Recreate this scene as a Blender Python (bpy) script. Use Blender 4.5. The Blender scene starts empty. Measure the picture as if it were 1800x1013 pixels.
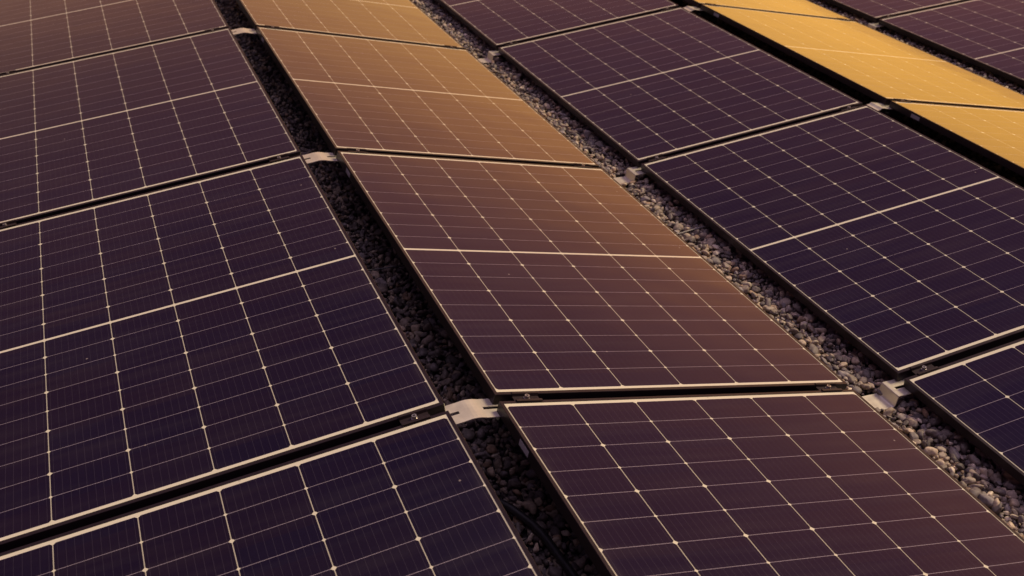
import bpy, bmesh, math, random
import numpy as np
from mathutils import Matrix, Vector
R = math.radians
random.seed(4)
rng = np.random.default_rng(7)
scene = bpy.context.scene
COL = scene.collection

# ------------------------------------------------------------------ camera
GZ = 0.095                                   # low panel edge stands this high over the roof
cam = bpy.data.cameras.new("camera")
camo = bpy.data.objects.new("camera", cam)
COL.objects.link(camo)
a, b, c = 0.39645, 0.50477, 0.04928          # heading, downward pitch, roll
fv = Vector((math.sin(a)*math.cos(b), math.cos(a)*math.cos(b), -math.sin(b)))
rv = Vector((math.cos(a), -math.sin(a), 0))
uv = rv.cross(fv)
r2 = rv*math.cos(c) + uv*math.sin(c)
u2 = uv*math.cos(c) - rv*math.sin(c)
m = Matrix((r2, u2, -fv)).transposed().to_4x4()
m.translation = Vector((-0.85751, -2.12489, 1.77067 + GZ))
camo.matrix_world = m
cam.sensor_width = 36
cam.lens = 1936.1/1800*36
cam.clip_start = 0.05
cam.clip_end = 500
cam.dof.use_dof = True
cam.dof.focus_distance = 3.05
cam.dof.aperture_fstop = 5.6
scene.camera = camo
scene.view_settings.view_transform = 'Standard'
scene.view_settings.look = 'None'
scene.view_settings.exposure = 0
scene.view_settings.gamma = 1

# ------------------------------------------------------------------ sky and sun
SUN_EL, SUN_AZ = 50, 82                       # degrees; azimuth from +y towards +x
w = bpy.data.worlds.new("World")
scene.world = w
w.use_nodes = True
nt = w.node_tree
nt.nodes.clear()
def N(t, **kw):
    n = nt.nodes.new(t)
    for k, v in kw.items(): setattr(n, k, v)
    return n
def L(a_, b_): nt.links.new(a_, b_)
def math_(op, x, y=None, clamp=False):
    n = N('ShaderNodeMath', operation=op, use_clamp=clamp)
    for i, v in enumerate((x, y)):
        if v is None: continue
        if isinstance(v, (int, float)): n.inputs[i].default_value = v
        else: L(v, n.inputs[i])
    return n.outputs[0]
def ramp(x, stops):
    n = N('ShaderNodeValToRGB')
    e = n.color_ramp.elements
    while len(e) < len(stops): e.new(0.5)
    for el, (p, col) in zip(e, stops):
        el.position = p; el.color = (*col, 1)
    L(x, n.inputs[0])
    return n.outputs[0]
tc = N('ShaderNodeTexCoord')
sep = N('ShaderNodeSeparateXYZ'); L(tc.outputs['Generated'], sep.inputs[0])
dot = N('ShaderNodeVectorMath', operation='DOT_PRODUCT')
flat = N('ShaderNodeCombineXYZ'); L(sep.outputs[0], flat.inputs[0]); L(sep.outputs[1], flat.inputs[1])
nrm = N('ShaderNodeVectorMath', operation='NORMALIZE'); L(flat.outputs[0], nrm.inputs[0])
L(nrm.outputs[0], dot.inputs[0])
GA = R(52)
dot.inputs[1].default_value = (math.sin(GA), math.cos(GA), 0)
# dusk colours by height on the glow side and on the far side of the sky
zen = [(.83, (.085, .066, .110)), (.93, (.46, .36, .52)), (1.0, (.56, .44, .62))]     # zenith brightened as added fill light for gravel in the ridge gaps
glow = ramp(sep.outputs[2], [(0.0, (.81, .408, .073)), (.09, (.80, .395, .071)), (.135, (.76, .365, .074)), (.18, (.74, .322, .080)), (.23, (.54, .212, .076)),
                             (.30, (.265, .100, .076)), (.40, (.142, .055, .070)), (.52, (.074, .031, .058)), (.68, (.030, .017, .070))] + zen)
dim = ramp(sep.outputs[2], [(0.0, (.20, .12, .11)), (.17, (.120, .074, .078)), (.26, (.085, .049, .053)), (.34, (.050, .026, .040)),
                            (.5, (.028, .013, .036)), (.66, (.017, .010, .038))] + zen)
fac = math_('POWER', math_('MULTIPLY_ADD', dot.outputs['Value'], .5), 5.5)
fac.node.inputs[0].links[0].from_node.inputs[2].default_value = .5
mix = N('ShaderNodeMix', data_type='RGBA')
cl = N('ShaderNodeMapping'); cl.inputs['Scale'].default_value = (1, 1, 4.5); L(tc.outputs['Generated'], cl.inputs[0])
cn = N('ShaderNodeTexNoise'); cn.inputs['Scale'].default_value = 3.5; cn.inputs['Detail'].default_value = 6; L(cl.outputs[0], cn.inputs['Vector'])
cv = math_('MULTIPLY_ADD', cn.outputs[0], .50); cv.node.inputs[2].default_value = .75
L(fac, mix.inputs[0]); L(dim, mix.inputs[6]); L(glow, mix.inputs[7])
sky = N('ShaderNodeTexSky', sky_type='NISHITA')
sky.sun_disc = False
sky.sun_elevation = R(SUN_EL); sky.sun_rotation = R(SUN_AZ)
sky.air_density = 1; sky.dust_density = 4
bg1 = N('ShaderNodeBackground'); L(mix.outputs[2], bg1.inputs[0]); L(math_('MULTIPLY', cv, 2.0), bg1.inputs[1])
tint = N('ShaderNodeMix', data_type='RGBA', blend_type='MULTIPLY'); tint.inputs[0].default_value = 1
L(sky.outputs[0], tint.inputs[6]); tint.inputs[7].default_value = (1, .55, .5, 1)
bg2 = N('ShaderNodeBackground'); L(tint.outputs[2], bg2.inputs[0]); bg2.inputs[1].default_value = .006
add = N('ShaderNodeAddShader'); L(bg1.outputs[0], add.inputs[0]); L(bg2.outputs[0], add.inputs[1])
out = N('ShaderNodeOutputWorld'); L(add.outputs[0], out.inputs[0])

sun = bpy.data.lights.new("sun", 'SUN')
sun.energy = 3.3
sun.angle = R(18)
sun.color = (1, .81, .50)
suno = bpy.data.objects.new("sun", sun)
COL.objects.link(suno)
sd = Vector((math.sin(R(SUN_AZ))*math.cos(R(SUN_EL)), math.cos(R(SUN_AZ))*math.cos(R(SUN_EL)), math.sin(R(SUN_EL))))
suno.rotation_euler = sd.to_track_quat('Z', 'Y').to_euler()
suno.location = (3, 0, 6)

# ------------------------------------------------------------------ measures
W, LEN, GAP = 1.134, 1.683, 0.0275            # panel width, length, space between panels of a column
PITCH = LEN + GAP
TH = 0.15434
WH = W*math.cos(TH)
RG, VG = 0.13369, 0.1781                      # ridge gap, valley gap
COLS = {                                      # left x, tilt (positive rises to the right), z of the left edge
    'Z': (-RG - WH - VG - WH, -TH, W*math.sin(TH)),
    'A': (-RG - WH, TH - .00355, .02728),
    'B': (0.0, -(TH + .0195), W*math.sin(TH + .0195)),
    'C': (WH + VG, TH - .01074, 0.0),
    'D': (WH + VG + WH + RG, -(TH - .00545), W*math.sin(TH - .00545) + .0014),
    'E': (WH + VG + WH + RG + WH + VG, .118, 0.004),
}
def col_point(k, s, y, n=0.0):                # point on column k: s along the slope, n along its normal
    x0, t, z0 = COLS[k]
    return Vector((x0 + s*math.cos(t) - n*math.sin(t), y, GZ + z0 + s*math.sin(t) + n*math.cos(t)))
FH = 0.030                                    # frame height
CELL, MARG, ENDM = 0.185, 0.012, 0.0231
MIDG = 0.0095
ROW = (LEN/2 - ENDM - MIDG/2)/9

# ------------------------------------------------------------------ helpers
def obj(name, bm_or_me, mat, parent=None, smooth=False):
    if isinstance(bm_or_me, bmesh.types.BMesh):
        me = bpy.data.meshes.new(name)
        bm_or_me.to_mesh(me); bm_or_me.free()
    else: me = bm_or_me
    if mat and not me.materials: me.materials.append(mat)
    for p in me.polygons: p.use_smooth = smooth
    o = bpy.data.objects.new(name, me)
    COL.objects.link(o)
    if parent: o.parent = parent
    return o
def thing(name, label, cat, group=None, loc=(0, 0, 0), rot=(0, 0, 0)):
    o = bpy.data.objects.new(name, None)
    o.empty_display_size = .1
    COL.objects.link(o)
    o.location = loc; o.rotation_euler = rot
    tag(o, label, cat, group)
    return o
def tag(o, label, cat, group=None):
    o['label'] = label; o['category'] = cat
    if group: o['group'] = group
    return o
def copy_tree(root):
    r = root.copy(); COL.objects.link(r)
    for ch in list(root.children):
        c1 = ch.copy(); COL.objects.link(c1); c1.parent = r
        for g in list(ch.children):
            c2 = g.copy(); COL.objects.link(c2); c2.parent = c1
    return r
def box(bm, x0, x1, y0, y1, z0, z1, bev=0.0):
    r = bmesh.ops.create_cube(bm, size=1)
    for v in r['verts']:
        v.co = Vector(((x0+x1)/2 + v.co.x*(x1-x0), (y0+y1)/2 + v.co.y*(y1-y0), (z0+z1)/2 + v.co.z*(z1-z0)))
    if bev:
        es = list({e for v in r['verts'] for e in v.link_edges})
        bmesh.ops.bevel(bm, geom=es, offset=bev, segments=2, affect='EDGES')
def sheet(path, ys, holes, t):
    """bent sheet metal: path = (x, z) points, ys = split lines across, holes = set of (path cell, y cell) left open"""
    bm = bmesh.new()
    n = len(path)
    nrmls = []
    for i in range(n):
        p, q = path[max(i-1, 0)], path[min(i+1, n-1)]
        d = Vector((q[0]-p[0], q[1]-p[1])).normalized()
        nrmls.append((-d.y, d.x))
    top = {}; bot = {}
    for i, (x, z) in enumerate(path):
        for j, y in enumerate(ys):
            top[i, j] = bm.verts.new((x, y, z))
            bot[i, j] = bm.verts.new((x - nrmls[i][0]*t, y, z - nrmls[i][1]*t))
    full = {(i, j) for i in range(n-1) for j in range(len(ys)-1)} - holes
    for (i, j) in full:
        q = [(i, j), (i+1, j), (i+1, j+1), (i, j+1)]
        bm.faces.new([top[k] for k in q])
        bm.faces.new([bot[k] for k in reversed(q)])
        for (k0, k1, nb) in ((q[0], q[1], (i, j-1)), (q[1], q[2], (i+1, j)), (q[2], q[3], (i, j+1)), (q[3], q[0], (i-1, j))):
            if nb not in full:
                bm.faces.new([top[k1], top[k0], bot[k0], bot[k1]])
    loose = [v for v in bm.verts if not v.link_faces]
    bmesh.ops.delete(bm, geom=loose, context='VERTS')
    bmesh.ops.recalc_face_normals(bm, faces=bm.faces)
    return bm
def tube(pts, rad, seg=8):
    bm = bmesh.new()
    rings = []
    for i, p in enumerate(pts):
        d = (Vector(pts[min(i+1, len(pts)-1)]) - Vector(pts[max(i-1, 0)])).normalized()
        s = d.cross(Vector((0, 0, 1)))
        if s.length < 1e-4: s = Vector((1, 0, 0))
        s.normalize(); u = s.cross(d)
        rings.append([bm.verts.new(Vector(p) + s*rad*math.cos(k*2*math.pi/seg) + u*rad*math.sin(k*2*math.pi/seg)) for k in range(seg)])
    for r0, r1 in zip(rings, rings[1:]):
        for k in range(seg):
            bm.faces.new((r0[k], r0[(k+1) % seg], r1[(k+1) % seg], r1[k]))
    bm.faces.new(rings[0][::-1]); bm.faces.new(rings[-1])
    bmesh.ops.recalc_face_normals(bm, faces=bm.faces)
    return bm

# ------------------------------------------------------------------ materials
def mat(name):
    global nt
    mt = bpy.data.materials.new(name)
    mt.use_nodes = True
    nt = mt.node_tree
    return mt, nt.nodes['Principled BSDF']
def simple(name, col, rough=.5, metal=0.0, var=.25, scale=60, bump=0.0):
    mt, p = mat(name)
    t = N('ShaderNodeTexCoord'); nz = N('ShaderNodeTexNoise')
    nz.inputs['Scale'].default_value = scale; nz.inputs['Detail'].default_value = 5
    L(t.outputs['Object'], nz.inputs['Vector'])
    v = math_('MULTIPLY_ADD', nz.outputs[0], 2*var); v.node.inputs[2].default_value = 1-var
    vm = N('ShaderNodeVectorMath', operation='SCALE'); vm.inputs[0].default_value = col
    L(v, vm.inputs['Scale']); L(vm.outputs[0], p.inputs['Base Color'])
    rr = math_('MULTIPLY_ADD', nz.outputs[0], .2); rr.node.inputs[2].default_value = rough-.1
    L(rr, p.inputs['Roughness'])
    p.inputs['Metallic'].default_value = metal
    if bump:
        bp = N('ShaderNodeBump'); bp.inputs['Strength'].default_value = bump; bp.inputs['Distance'].default_value = .002
        L(nz.outputs[0], bp.inputs['Height']); L(bp.outputs[0], p.inputs['Normal'])
    return mt
M_frame = simple('black_anodised_aluminium', (.018, .0115, .0145), .33, .0, .3, 25)
M_frame.node_tree.nodes['Principled BSDF'].inputs['Specular IOR Level'].default_value = .32
M_rail = simple('dark_rail', (.010, .008, .011), .6, .0, .3, 30)
M_steel = simple('galvanised_sheet', (.76, .69, .55), .36, .55, .16, 35, .15)
M_clamp = simple('black_clamp', (.026, .017, .019), .4, .1, .3, 80)
M_clamp.node_tree.nodes['Principled BSDF'].inputs['Specular IOR Level'].default_value = .25
M_bolt = simple('stainless_bolt', (.62, .58, .54), .3, .8, .2, 200)
M_socket = simple('bolt_socket', (.01, .01, .01), .6, .0, .1, 50)
M_sticker = simple('pale_label', (.34, .32, .33), .5, 0, .1, 200)
M_cable = simple('cable_black', (.018, .016, .018), .5, 0, .2, 40)
M_wire = simple('grey_wire', (.22, .20, .20), .5, .3, .2, 40)
M_ground = simple('roof_bed', (.035, .030, .030), .9, 0, .5, 90, .6)

# solar cells under glass: the cell grid is a printed pattern, laid out in metres on the sheet itself
M_cells, P = mat('solar_cells_under_glass')
t = N('ShaderNodeTexCoord')
sp = N('ShaderNodeSeparateXYZ'); L(t.outputs['Object'], sp.inputs[0])
X, Y = sp.outputs[0], sp.outputs[1]
def muladd(x, k, c_):
    n = math_('MULTIPLY_ADD', x, k)
    nd = n.node
    nd.inputs[2].default_value = c_
    return n
def absn(x): return math_('ABSOLUTE', x)
def less(x, y): return math_('LESS_THAN', x, y)
def mx(x, y): return math_('MAXIMUM', x, y)
u = math_('DIVIDE', math_('SUBTRACT', X, MARG), CELL)               # column coordinate 0..6
ur = math_('ROUND', u)
dx = math_('MULTIPLY', absn(math_('SUBTRACT', u, ur)), CELL)         # metres to the nearest column line
ym = math_('SUBTRACT', absn(math_('SUBTRACT', Y, LEN/2)), MIDG/2)    # metres from the middle ribbon outwards
vv = math_('DIVIDE', ym, ROW)                                        # row coordinate 0..9
vr = math_('ROUND', vv)
dy = math_('MULTIPLY', absn(math_('SUBTRACT', vv, vr)), ROW)
colline = less(dx, .00115)
rowline = less(dy, .0007)
par = math_('MODULO', math_('ADD', vr, 0.0), 2.0)
dsz = muladd(par, .0022, .0050)
diam = less(math_('ADD', dx, dy), dsz)
midl = less(ym, 0.0)
endl = math_('GREATER_THAN', ym, ROW*9)
outx = mx(less(X, MARG), math_('GREATER_THAN', X, W - MARG))
white = mx(mx(math_('MULTIPLY', colline, .66), diam), mx(mx(midl, endl), math_('MULTIPLY', outx, .64)))
# fine wires along each cell
fr = math_('FRACT', math_('MULTIPLY', u, 10.0))
fd = absn(math_('SUBTRACT', fr, .5))
finger = less(fd, .03)
# cell tone differs a little from cell to cell
idv = N('ShaderNodeCombineXYZ')
L(math_('FLOOR', u), idv.inputs[0]); L(math_('FLOOR', math_('DIVIDE', Y, ROW)), idv.inputs[1])
oi = N('ShaderNodeObjectInfo'); L(math_('MULTIPLY', oi.outputs['Random'], 57.0), idv.inputs[2])
wn = N('ShaderNodeTexWhiteNoise'); L(idv.outputs[0], wn.inputs['Vector'])
cm = N('ShaderNodeMix', data_type='RGBA'); L(wn.outputs['Value'], cm.inputs[0])
cm.inputs[6].default_value = (.0078, .0047, .0160, 1); cm.inputs[7].default_value = (.0112, .0058, .0150, 1)
def mixc(f, ca, cb):
    n = N('ShaderNodeMix', data_type='RGBA'); L(f, n.inputs[0])
    for i, cc in ((6, ca), (7, cb)):
        if isinstance(cc, tuple): n.inputs[i].default_value = (*cc, 1)
        else: L(cc, n.inputs[i])
    return n.outputs[2]
ff = math_('MULTIPLY', finger, .21)
c1 = mixc(ff, cm.outputs[2], (.10, .085, .10))
rf = math_('MULTIPLY', rowline, .66)
c2 = mixc(rf, c1, (.44, .37, .42))
c3 = mixc(white, c2, (.67, .62, .48))
# thin dust film with sparse specks
nz = N('ShaderNodeTexNoise'); nz.inputs['Scale'].default_value = 3.2; nz.inputs['Detail'].default_value = 7; L(t.outputs['Object'], nz.inputs['Vector'])
vo = N('ShaderNodeTexVoronoi'); vo.inputs['Scale'].default_value = 26
L(t.outputs['Object'], vo.inputs['Vector'])
spc = N('ShaderNodeSeparateColor'); L(vo.outputs['Color'], spc.inputs[0])
speck = math_('MULTIPLY', less(vo.outputs['Distance'], .075), math_('GREATER_THAN', spc.outputs[0], .982))
dust = math_('ADD', muladd(nz.outputs[0], .018, -.005), math_('MULTIPLY', speck, .55), )
mp = N('ShaderNodeMapping'); mp.inputs['Scale'].default_value = (1.6, 17, 1); L(t.outputs['Object'], mp.inputs[0])
ns = N('ShaderNodeTexNoise'); ns.inputs['Scale'].default_value = 1.3; ns.inputs['Detail'].default_value = 5; L(mp.outputs[0], ns.inputs['Vector'])
st = muladd(ns.outputs[0], .075, -.034); st.node.use_clamp = True
dust = math_('ADD', dust, st)                                        # faint rain streaks down the slope
edge = math_('MINIMUM', X, math_('SUBTRACT', W, X))
ed = muladd(edge, -28.0, 1.0); ed.node.use_clamp = True
nd = N('ShaderNodeTexNoise'); nd.inputs['Scale'].default_value = 9; nd.inputs['Detail'].default_value = 6; L(t.outputs['Object'], nd.inputs['Vector'])
nl = muladd(nd.outputs[0], 1.6, -.62); nl.node.use_clamp = True
dust = math_('ADD', dust, math_('MULTIPLY', math_('MULTIPLY', ed, nl), .16))     # grime gathered along the frame
dust.node.use_clamp = True
c4 = mixc(dust, c3, (.36, .30, .27))
L(c4, P.inputs['Base Color'])
n2 = N('ShaderNodeTexNoise'); n2.inputs['Scale'].default_value = 14; n2.inputs['Detail'].default_value = 6; L(t.outputs['Object'], n2.inputs['Vector'])
rg = muladd(n2.outputs[0], .06, .05)
L(rg, P.inputs['Roughness'])
wv = N('ShaderNodeTexNoise'); wv.inputs['Scale'].default_value = 2.2; wv.inputs['Detail'].default_value = 2; L(t.outputs['Object'], wv.inputs['Vector'])
bp = N('ShaderNodeBump'); bp.inputs['Strength'].default_value = .35; bp.inputs['Distance'].default_value = .006; L(wv.outputs[0], bp.inputs['Height'])
L(bp.outputs[0], P.inputs['Normal']); L(bp.outputs[0], P.inputs['Coat Normal'])
P.inputs['IOR'].default_value = 1.40
P.inputs['Coat Weight'].default_value = .35
P.inputs['Coat Roughness'].default_value = .07
P.inputs['Coat IOR'].default_value = 1.4

# pebbles take their tone from a per-stone attribute
M_peb, P = mat('river_pebbles')
at = N('ShaderNodeAttribute'); at.attribute_name = 'tone'
t = N('ShaderNodeTexCoord'); nz = N('ShaderNodeTexNoise'); nz.inputs['Scale'].default_value = 120; nz.inputs['Detail'].default_value = 5
L(t.outputs['Object'], nz.inputs['Vector'])
sc_ = muladd(nz.outputs[0], 1.5, .25)
vm = N('ShaderNodeVectorMath', operation='SCALE'); L(at.outputs['Color'], vm.inputs[0]); L(sc_, vm.inputs['Scale'])
L(vm.outputs[0], P.inputs['Base Color'])
P.inputs['Roughness'].default_value = .66

# ------------------------------------------------------------------ roof ground
bm = bmesh.new()
bmesh.ops.create_grid(bm, x_segments=8, y_segments=8, size=60)
g = obj('ground', bm, M_ground); g['kind'] = 'structure'

# ------------------------------------------------------------------ gravel: uncountable pebbles, one object
def ico(sub):
    b_ = bmesh.new(); bmesh.ops.create_icosphere(b_, subdivisions=sub, radius=1)
    v = np.array([x.co[:] for x in b_.verts]); f = np.array([[q.index for q in x.verts] for x in b_.faces]); b_.free()
    return v, f
JUNC = [-GAP/2 + k*PITCH for k in range(-1, 5)]
brk_x = []
for kl, kr in (('Z', 'A'), ('B', 'C'), ('D', 'E')):
    brk_x.append((COLS[kr][0] - VG, COLS[kr][0]))
def strip(x0, x1, y0, y1, sp_, lift=0.0):
    out_ = []
    for layer in range(2):
        s = sp_*(1.0 if layer == 0 else 1.25)
        nx, ny = int((x1-x0)/s), int((y1-y0)/s)
        gx, gy = np.meshgrid(np.arange(nx), np.arange(ny))
        x = x0 + (gx + rng.uniform(0, 1, gx.shape))*s; y = y0 + (gy + rng.uniform(0, 1, gx.shape))*s
        r_ = rng.lognormal(math.log(.0092 if layer == 0 else .0095), .42, gx.shape).clip(.0045, .0185)
        z = .004 + r_*.35 + layer*.0135 + rng.uniform(-.002, .003, gx.shape) + lift
        out_.append(np.stack([x.ravel(), y.ravel(), z.ravel(), r_.ravel()], 1))
    p_ = np.concatenate(out_)
    keep = np.ones(len(p_), bool)
    for j in JUNC:
        for (xa, xb) in brk_x:
            inb = (abs(p_[:, 1]-j) < .040 + p_[:, 3]*.8) & (p_[:, 0] > xa - .10) & (p_[:, 0] < xb - .040)
            keep &= ~inb
    return p_[keep]
def pebbles(groups):
    VV, FF, TT = [], [], []
    off = 0
    pal = np.array([(.36, .29, .245), (.22, .185, .17), (.50, .40, .31), (.16, .13, .13), (.62, .50, .38), (.42, .29, .20), (.30, .26, .265), (.70, .60, .48)])
    for pts, sub in groups:
        bv, bf = ico(sub)
        n = len(pts)
        A = rng.normal(size=(n, 3, 3))
        Q, _ = np.linalg.qr(A)
        facet = rng.normal(size=(n, 8, 3)); facet /= np.linalg.norm(facet, axis=2, keepdims=True)
        axes = np.stack([rng.uniform(.95, 1.45, n), rng.uniform(.8, 1.1, n), rng.uniform(.55, .85, n)], 1)*pts[:, 3:4]
        lump = 1 + .22*(rng.uniform(-1, 1, (n, 3)) @ bv.T)**2 * rng.choice([-1, 1], (n, 1)) + (.085 if sub < 3 else .03)*rng.normal(size=(n, len(bv)))
        cut = np.minimum(1.0, (.70/np.maximum(np.einsum('nkj,vj->nkv', facet, bv), .05)).min(1))   # a few flat, worn faces on each stone
        lump = lump*cut
        v = bv[None]*lump[..., None]*axes[:, None, :]
        v = np.einsum('nij,nkj->nki', Q, v)
        v[..., 2] *= .85
        v += pts[:, None, :3]
        tone = pal[rng.choice(len(pal), n, p=[.2, .2, .15, .17, .07, .06, .1, .05])]*rng.uniform(.5, .95, (n, 1))*np.array([1.03, .98, .93])
        VV.append(v.reshape(-1, 3)); TT.append(np.repeat(tone, len(bv), 0))
        FF.append((bf[None] + (np.arange(n)*len(bv))[:, None, None] + off).reshape(-1, 3))
        off += n*len(bv)
    V, F, T = np.concatenate(VV), np.concatenate(FF), np.concatenate(TT)
    me = bpy.data.meshes.new('gravel')
    me.vertices.add(len(V)); me.vertices.foreach_set('co', V.astype(np.float32).ravel())
    me.loops.add(len(F)*3); me.loops.foreach_set('vertex_index', F.astype(np.int32).ravel())
    me.polygons.add(len(F)); me.polygons.foreach_set('loop_start', np.arange(0, len(F)*3, 3, dtype=np.int32))
    me.polygons.foreach_set('use_smooth', np.ones(len(F), bool))
    ca = me.color_attributes.new('tone', 'FLOAT_COLOR', 'POINT')
    ca.data.foreach_set('color', np.concatenate([T, np.ones((len(T), 1))], 1).astype(np.float32).ravel())
    me.update(); me.validate()
    me.materials.append(M_peb)
    o = bpy.data.objects.new('gravel', me); COL.objects.link(o)
    return o
xv, xr = COLS['C'][0] - VG, COLS['D'][0] - RG
xe = COLS['E'][0] - VG
gr = pebbles([
    (strip(xv-.05, xv+VG+.20, -.9, 2.6, .0165, .006), 3),
    (strip(xv-.05, xv+VG+.20, 2.6, 6.2, .0180, .006), 2),
    (strip(-RG-.03, .42, -1.0, 2.4, .0185), 2),
    (strip(-RG-.03, .42, 2.4, 6.4, .0205), 1),
    (strip(xr-.02, xr+RG+.45, .4, 5.6, .024), 1),
    (strip(xe-.05, xe+VG+.35, 1.2, 6.4, .023, .020), 2),
    (strip(COLS['A'][0]-VG-.1, COLS['A'][0]+.2, -1.0, 6, .026), 1),
])
gr['kind'] = 'stuff'
tag(gr, 'grey and brown river pebbles lying loose between the rows of solar panels', 'gravel')

# ------------------------------------------------------------------ one solar panel
def frame_mesh():
    bm = bmesh.new()
    # profile: (inset on the long sides, inset on the short sides, height)
    lipx, lipy = .0094, .0114
    pr = [(0.0, 0.0, -.0008), (.0008, .0008, 0.0), (lipx, lipy, 0.0), (lipx, lipy, -.0030), (.0025, .0025, -.0030), (.0025, .0025, -FH+.002),
          (.026, .026, -FH+.002), (.026, .026, -FH), (0.0, 0.0, -FH)]
    rings = []
    for (ix, iy, z) in pr:
        k_ = .0013 if ix < .001 else .0003               # small chamfer on the upright corners
        rings.append([bm.verts.new(q) for q in ((ix+k_, iy, z), (W-ix-k_, iy, z), (W-ix, iy+k_, z), (W-ix, LEN-iy-k_, z),
                                                (W-ix-k_, LEN-iy, z), (ix+k_, LEN-iy, z), (ix, LEN-iy-k_, z), (ix, iy+k_, z))])
    n = len(pr)
    for i in range(n):
        r0, r1 = rings[i], rings[(i+1) % n]
        for k in range(8):
            bm.faces.new((r0[k], r0[(k+1) % 8], r1[(k+1) % 8], r1[k]))
    bmesh.ops.recalc_face_normals(bm, faces=bm.faces)
    return bm
def glass_mesh():
    bm = bmesh.new()
    box(bm, .0045, W-.0045, .0055, LEN-.0055, -.0052-.0008, -.0009)
    return bm
proto = {}
me_frame = None
for kind in ('plain', 'sticker'):
    root = thing('solar_panel', 'solar panel', 'solar panel')
    if me_frame is None:
        fo = obj('frame', frame_mesh(), M_frame, root); go = obj('cell_sheet', glass_mesh(), M_cells, root)
        me_frame, me_glass = fo.data, go.data
    else:
        obj('frame', me_frame, None, root); obj('cell_sheet', me_glass, None, root)
    if kind == 'sticker':                      # pale label on the upright high side of the frame
        bm = bmesh.new(); box(bm, -.0006, -.0001, LEN-.205, LEN-.150, -.0245, -.0085)
        obj('label_sticker', bm, M_sticker, root)
    proto[kind] = root
used = set()
NM = {'A': 'dark purple left column', 'B': 'brown centre column', 'C': 'dark column right of the gravel strip',
      'D': 'golden orange column', 'E': 'dark column beyond the golden one', 'Z': 'column left of the dark purple one'}
LAB = {
    ('A', 0): 'nearest dark purple solar panel of left column, cut by the bottom left corner',
    ('A', 1): 'large dark purple solar panel in left column, second from the camera',
    ('A', 2): 'third dark solar panel of left column with two silver ridge plates at its right corners',
    ('A', 3): 'greyish brown solar panel of left column, farthest, in the top left corner',
    ('B', 0): 'nearest dark brown solar panel of centre column, at the bottom of the photo',
    ('B', 1): 'reddish brown solar panel at the middle of the photo in centre column',
    ('B', 2): 'tan brown solar panel of centre column, third from the camera',
    ('B', 3): 'orange tan solar panel farthest in the centre column at the top edge',
    ('C', 0): 'blue black solar panel at bottom right corner beside the gravel strip',
    ('C', 1): 'large dark purple solar panel right of the gravel strip, second in its column',
    ('C', 2): 'dark brown solar panel between the gravel strip and golden column, third in its column',
    ('C', 3): 'farthest dark solar panel right of the gravel strip, at the top edge',
    ('D', 1): 'golden orange solar panel nearest in its column at the right edge',
    ('D', 2): 'whole golden orange solar panel in the top right, between two black joints',
    ('D', 3): 'farthest golden orange solar panel, a sliver at the top edge',
    ('E', 2): 'dark brown solar panel in the top right corner, right of the golden column',
    ('E', 3): 'farthest dark solar panel at top edge beyond the golden column',
    ('D', 0): 'golden column solar panel nearest the camera, outside the right edge',
    ('E', 1): 'dark solar panel beyond the golden column, outside the right edge',
    ('Z', 0): 'nearest solar panel of the outer left column, outside the frame',
    ('Z', 1): 'second solar panel of the outer left column, outside the frame',
    ('Z', 2): 'third solar panel of the outer left column, outside the frame',
    ('Z', 3): 'fourth solar panel of the outer left column, outside the frame',
}
for (k, r_), lab in LAB.items():
    kind = 'sticker' if k in 'BDZ' else 'plain'
    o = proto[kind] if kind not in used else copy_tree(proto[kind])
    used.add(kind)
    x0, tt, z0 = COLS[k]
    jz = random.uniform(-.0008, .0008)
    o.location = (x0, (r_-1)*PITCH, GZ + z0 + jz)
    o.rotation_euler = (random.uniform(-.0006, .0006), -tt + random.uniform(-.0006, .0006), 0)
    tag(o, lab, 'solar panel', 'solar panels of the ' + NM[k])

# ------------------------------------------------------------------ mid clamps in the joints
root = thing('mid_clamp', '', 'clamp')
h = GAP/2
pr = [(-h-.0075, .0030), (-h+.0012, .0030), (-h+.0030, -.0050), (h-.0030, -.0050), (h-.0012, .0030), (h+.0075, .0030)]   # (y, z)
bm = bmesh.new()
ring = []
for xx in (-.036, .036):
    topv = [bm.verts.new((xx, y, z)) for y, z in pr]
    botv = [bm.verts.new((xx, y + (0.0024 if 1 < i < 2 else 0), z - .0026)) for i, (y, z) in enumerate(pr)]
    ring.append((topv, botv))
(t0, b0), (t1, b1) = ring
for i in range(len(pr)-1):
    bm.faces.new((t0[i], t1[i], t1[i+1], t0[i+1])); bm.faces.new((b0[i+1], b1[i+1], b1[i], b0[i]))
    bm.faces.new((t0[i], t0[i+1], b0[i+1], b0[i])); bm.faces.new((t1[i+1], t1[i], b1[i], b1[i+1]))
bm.faces.new((t0[0], b0[0], b1[0], t1[0])); bm.faces.new((t0[-1], t1[-1], b1[-1], b0[-1]))
bmesh.ops.recalc_face_normals(bm, faces=bm.faces)
obj('body', bm, M_clamp, root)
bm = bmesh.new()
bmesh.ops.create_cone(bm, cap_ends=True, segments=20, radius1=.0085, radius2=.0085, depth=.0016, matrix=Matrix.Translation((0, 0, -.0042)))
bmesh.ops.create_cone(bm, cap_ends=True, segments=20, radius1=.0066, radius2=.0062, depth=.0085, matrix=Matrix.Translation((0, 0, .0008)))
bolt = obj('bolt', bm, M_bolt, root)
bm = bmesh.new()
bmesh.ops.create_cone(bm, cap_ends=True, segments=6, radius1=.0034, radius2=.0034, depth=.0012, matrix=Matrix.Translation((0, 0, .0051)))
obj('hex_socket', bm, M_socket, bolt)
ORD = ['nearest', 'second', 'third', 'farthest']
CD = {'A': 'left column', 'B': 'brown centre column', 'C': 'dark column right of the gravel', 'D': 'golden column', 'E': 'dark column beyond the golden one'}
JN = {0: 'nearest joint', 1: 'middle joint', 2: 'farthest joint'}
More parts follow.
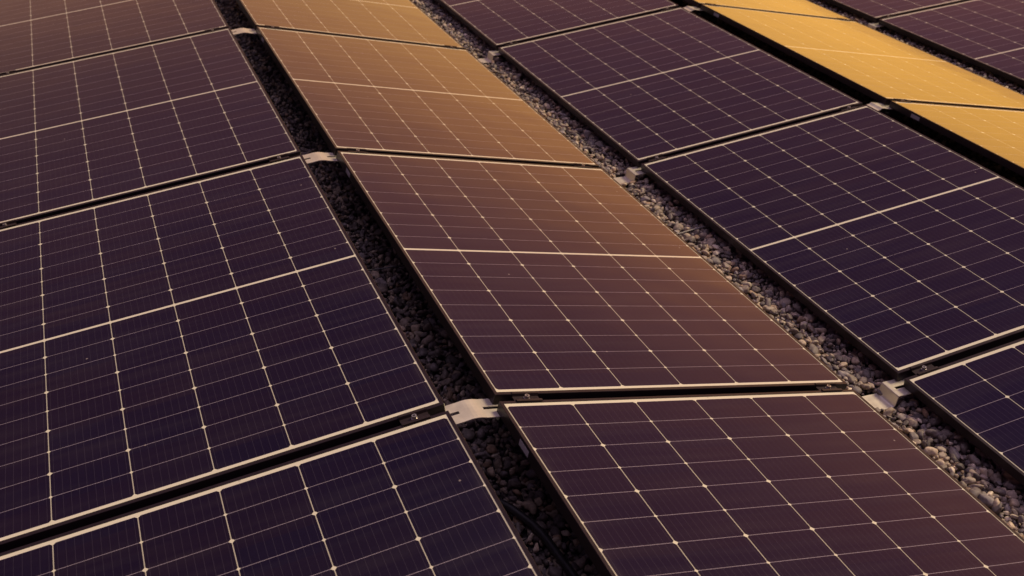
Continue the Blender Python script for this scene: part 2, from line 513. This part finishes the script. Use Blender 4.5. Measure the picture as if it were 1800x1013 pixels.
CD2 = {'A': 'left column', 'B': 'brown centre column', 'C': 'column right of gravel', 'D': 'golden column', 'E': 'column beyond golden'}
first = True
for k in 'ABCDE':
    for j in range(3):
        if (k, j) in (('D', 0), ('E', 0), ('E', 1)): continue
        for s in (.083, W-.083):
            up_end = (s > W/2) == (k in 'ACE')
            if (k, j) in (('C', 0), ('D', 1), ('E', 2)) and s > W/2: continue     # outside the frame
            if (k, j) == ('A', 0) and s < W/2: continue
            o = root if first else copy_tree(root); first = False
            o.location = col_point(k, s, -GAP/2 + j*PITCH)
            o.rotation_euler = (0, -COLS[k][1], 0)
            end = 'ridge' if up_end else 'valley'
            tag(o, f'black bolted clamp at {end} end of {JN[j]} in {CD2[k]}', 'clamp', 'black clamps holding neighbouring panels')

# ------------------------------------------------------------------ sloping rails under each joint
first = True
for k in 'ABCDE':
    for j in range(3):
        if (k, j) in (('D', 0), ('E', 0), ('E', 1)): continue
        if first:
            bm = bmesh.new()
            box(bm, 0.01, W-.01, -.022, -.019, -FH-.034, -FH-.002)
            box(bm, 0.01, W-.01, .019, .022, -FH-.034, -FH-.002)
            box(bm, 0.01, W-.01, -.019, .019, -FH-.034, -FH-.031)
            rail = obj('support_rail', bm, M_rail); o = rail; first = False
        else:
            o = rail.copy(); COL.objects.link(o)
        o.location = col_point(k, 0, -GAP/2 + j*PITCH)
        o.rotation_euler = (0, -COLS[k][1], 0)
        tag(o, f'dark sloping rail down inside the {JN[j]} of the {CD[k]}', 'rail', 'dark rails under the panel joints')

# ------------------------------------------------------------------ silver ridge plates
def ridge_bracket(kl, kr, name):
    n = -FH - .0005
    pa = col_point(kl, W-.055, 0, n); pb = col_point(kl, W, 0, n)
    pd = col_point(kr, 0, 0, n); pe = col_point(kr, .055, 0, n)
    ap = RG/2
    ox, oz = (pb.x+pd.x)/2, 0.0
    tl = math.tan(COLS[kl][1]); tr = -math.tan(COLS[kr][1])
    nl = .030                                           # slot length beyond each panel edge
    path = [(pa.x, pa.z), (pb.x-.004, pb.z), (pb.x+nl, pb.z+tl*nl), (ox-.014, pb.z+tl*(ap-.016)), (ox-.005, pb.z+tl*(ap-.009)),
            (ox+.006, pd.z+tr*(ap-.010)), (ox+.016, pd.z+tr*(ap-.018)), (pd.x-nl, pd.z+tr*nl*.9), (pd.x+.004, pd.z), (pe.x, pe.z)]
    path = [(x-ox, z) for x, z in path]
    ys = [-.041, -.0055, .0055, .041]
    bm = sheet(path, ys, {(0, 1), (1, 1), (7, 1), (8, 1)}, .0030)
    return bm, ox
fr_ = {'AB': None, 'CD': None}
RL = {('A', 0): 'nearest silver bent plate bridging the ridge left of the brown centre column',
      ('A', 1): 'second silver bent plate bridging the ridge left of the brown centre column',
      ('A', 2): 'farthest silver bent plate on the ridge left of the brown column, near the top edge',
      ('C', 1): 'silver bent plate on the ridge beside the golden column, at right',
      ('C', 2): 'small silver plate on the ridge beside the golden column, at the top edge'}
rb_proto = {}
for (kl, j), lab in RL.items():
    kr = {'A': 'B', 'C': 'D'}[kl]
    if kl not in rb_proto:
        root = thing('ridge_bracket', lab, 'bracket')
        bm, ox = ridge_bracket(kl, kr, 'x')
        obj('plate', bm, M_steel, root)
        bm = bmesh.new()                                # post that carries the plate, standing on the roof
        zt = col_point(kl, W, 0, -FH).z + .001
        box(bm, -RG/2-.045, -RG/2-.015, -.012, .012, .004, zt-.014)
        box(bm, -RG/2-.07, -RG/2+.01, -.04, .04, .0005, .004)
        obj('post', bm, M_rail, root)
        rb_proto[kl] = (root, ox); o = root
    else:
        o = copy_tree(rb_proto[kl][0])
    o.location = (rb_proto[kl][1], -GAP/2 + j*PITCH + .002, 0)
    tag(o, lab, 'bracket', 'silver plates bridging the ridges')

# ------------------------------------------------------------------ silver valley brackets on the gravel
VL = {('C', 0): 'nearest silver stepped foot bracket lying in the pebbles right of the centre column',
      ('C', 1): 'middle silver stepped foot bracket in the gravel strip',
      ('C', 2): 'farthest small silver stepped foot bracket in the gravel strip',
      ('E', 2): 'small silver foot bracket in the gravel between golden and top right columns'}
vb = None
for (kr, j), lab in VL.items():
    if vb is None:
        vb = thing('foot_bracket', lab, 'bracket')
        zl, zh = .025, GZ - FH - .0015                  # plate on the roof, top under the frames
        path = [(-VG-.085, zh), (-VG-.020, zh), (-VG-.012, zh-.004), (-VG-.006, zl+.004), (-VG+.002, zl), (-.054, zl), (-.049, zl+.0015), (-.046, zl+.005),
                (-.041, zh-.005), (-.039, zh-.001), (-.034, zh), (-.022, zh), (.006, zh+.001), (.075, zh+.011)]
        ys = [-.039, -.0055, .0055, .039]
        obj('stepped_plate', sheet(path, ys, {(11, 1), (12, 1)}, .0030), M_steel, vb)
        bm = bmesh.new(); box(bm, -VG+.01, -.062, -.033, .033, .0005, zl-.0032)
        obj('base_pad', bm, M_cable, vb)
        o = vb
    else: o = copy_tree(vb)
    o.location = (COLS[kr][0], -GAP/2 + j*PITCH - .011, 0)
    tag(o, lab, 'bracket', 'silver foot brackets in the gravel strips')

# ------------------------------------------------------------------ loose cables
def curve_pts(ctrl, n=8):
    out_ = []
    for i in range(len(ctrl)-1):
        p0, p1, p2, p3 = (Vector(ctrl[max(0, min(len(ctrl)-1, i+q))]) for q in (-1, 0, 1, 2))
        for k in range(n):
            s = k/n
            out_.append(.5*((2*p1) + (p2-p0)*s + (2*p0-5*p1+4*p2-p3)*s*s + (3*p1-p0-3*p2+p3)*s**3))
    out_.append(Vector(ctrl[-1])); return out_
o = obj('wire', tube(curve_pts([(1.00, 1.10, .030), (1.12, 1.135, .036), (1.19, 1.140, .0385), (1.27, 1.152, .042), (1.33, 1.150, .047), (1.42, 1.13, .045)]), .0030), M_wire, smooth=True)
tag(o, 'thin grey wire crossing the pebbles between centre column and the dark column', 'wire')
o = obj('ridge_wire', tube(curve_pts([(-.30, .99, .215), (-.13, .915, .200), (-.07, .905, .196), (.0, .90, .198), (.1, .90, .19)]), .0022), M_cable, smooth=True)
o.name = 'thin_cable'
tag(o, 'thin dark cable strung across the ridge gap left of the centre panel', 'cable')
o = obj('power_cable', tube(curve_pts([(-.06, -.06, .035), (-.02, -.12, .045), (.012, -.19, .047), (.032, -.26, .048), (.042, -.36, .048), (.05, -.45, .048), (.06, -.6, .045), (.05, -.9, .04)]), .0105, 12), M_cable, smooth=True)
tag(o, 'thick black cable curving over dark pebbles in the ridge gap at the bottom', 'cable')
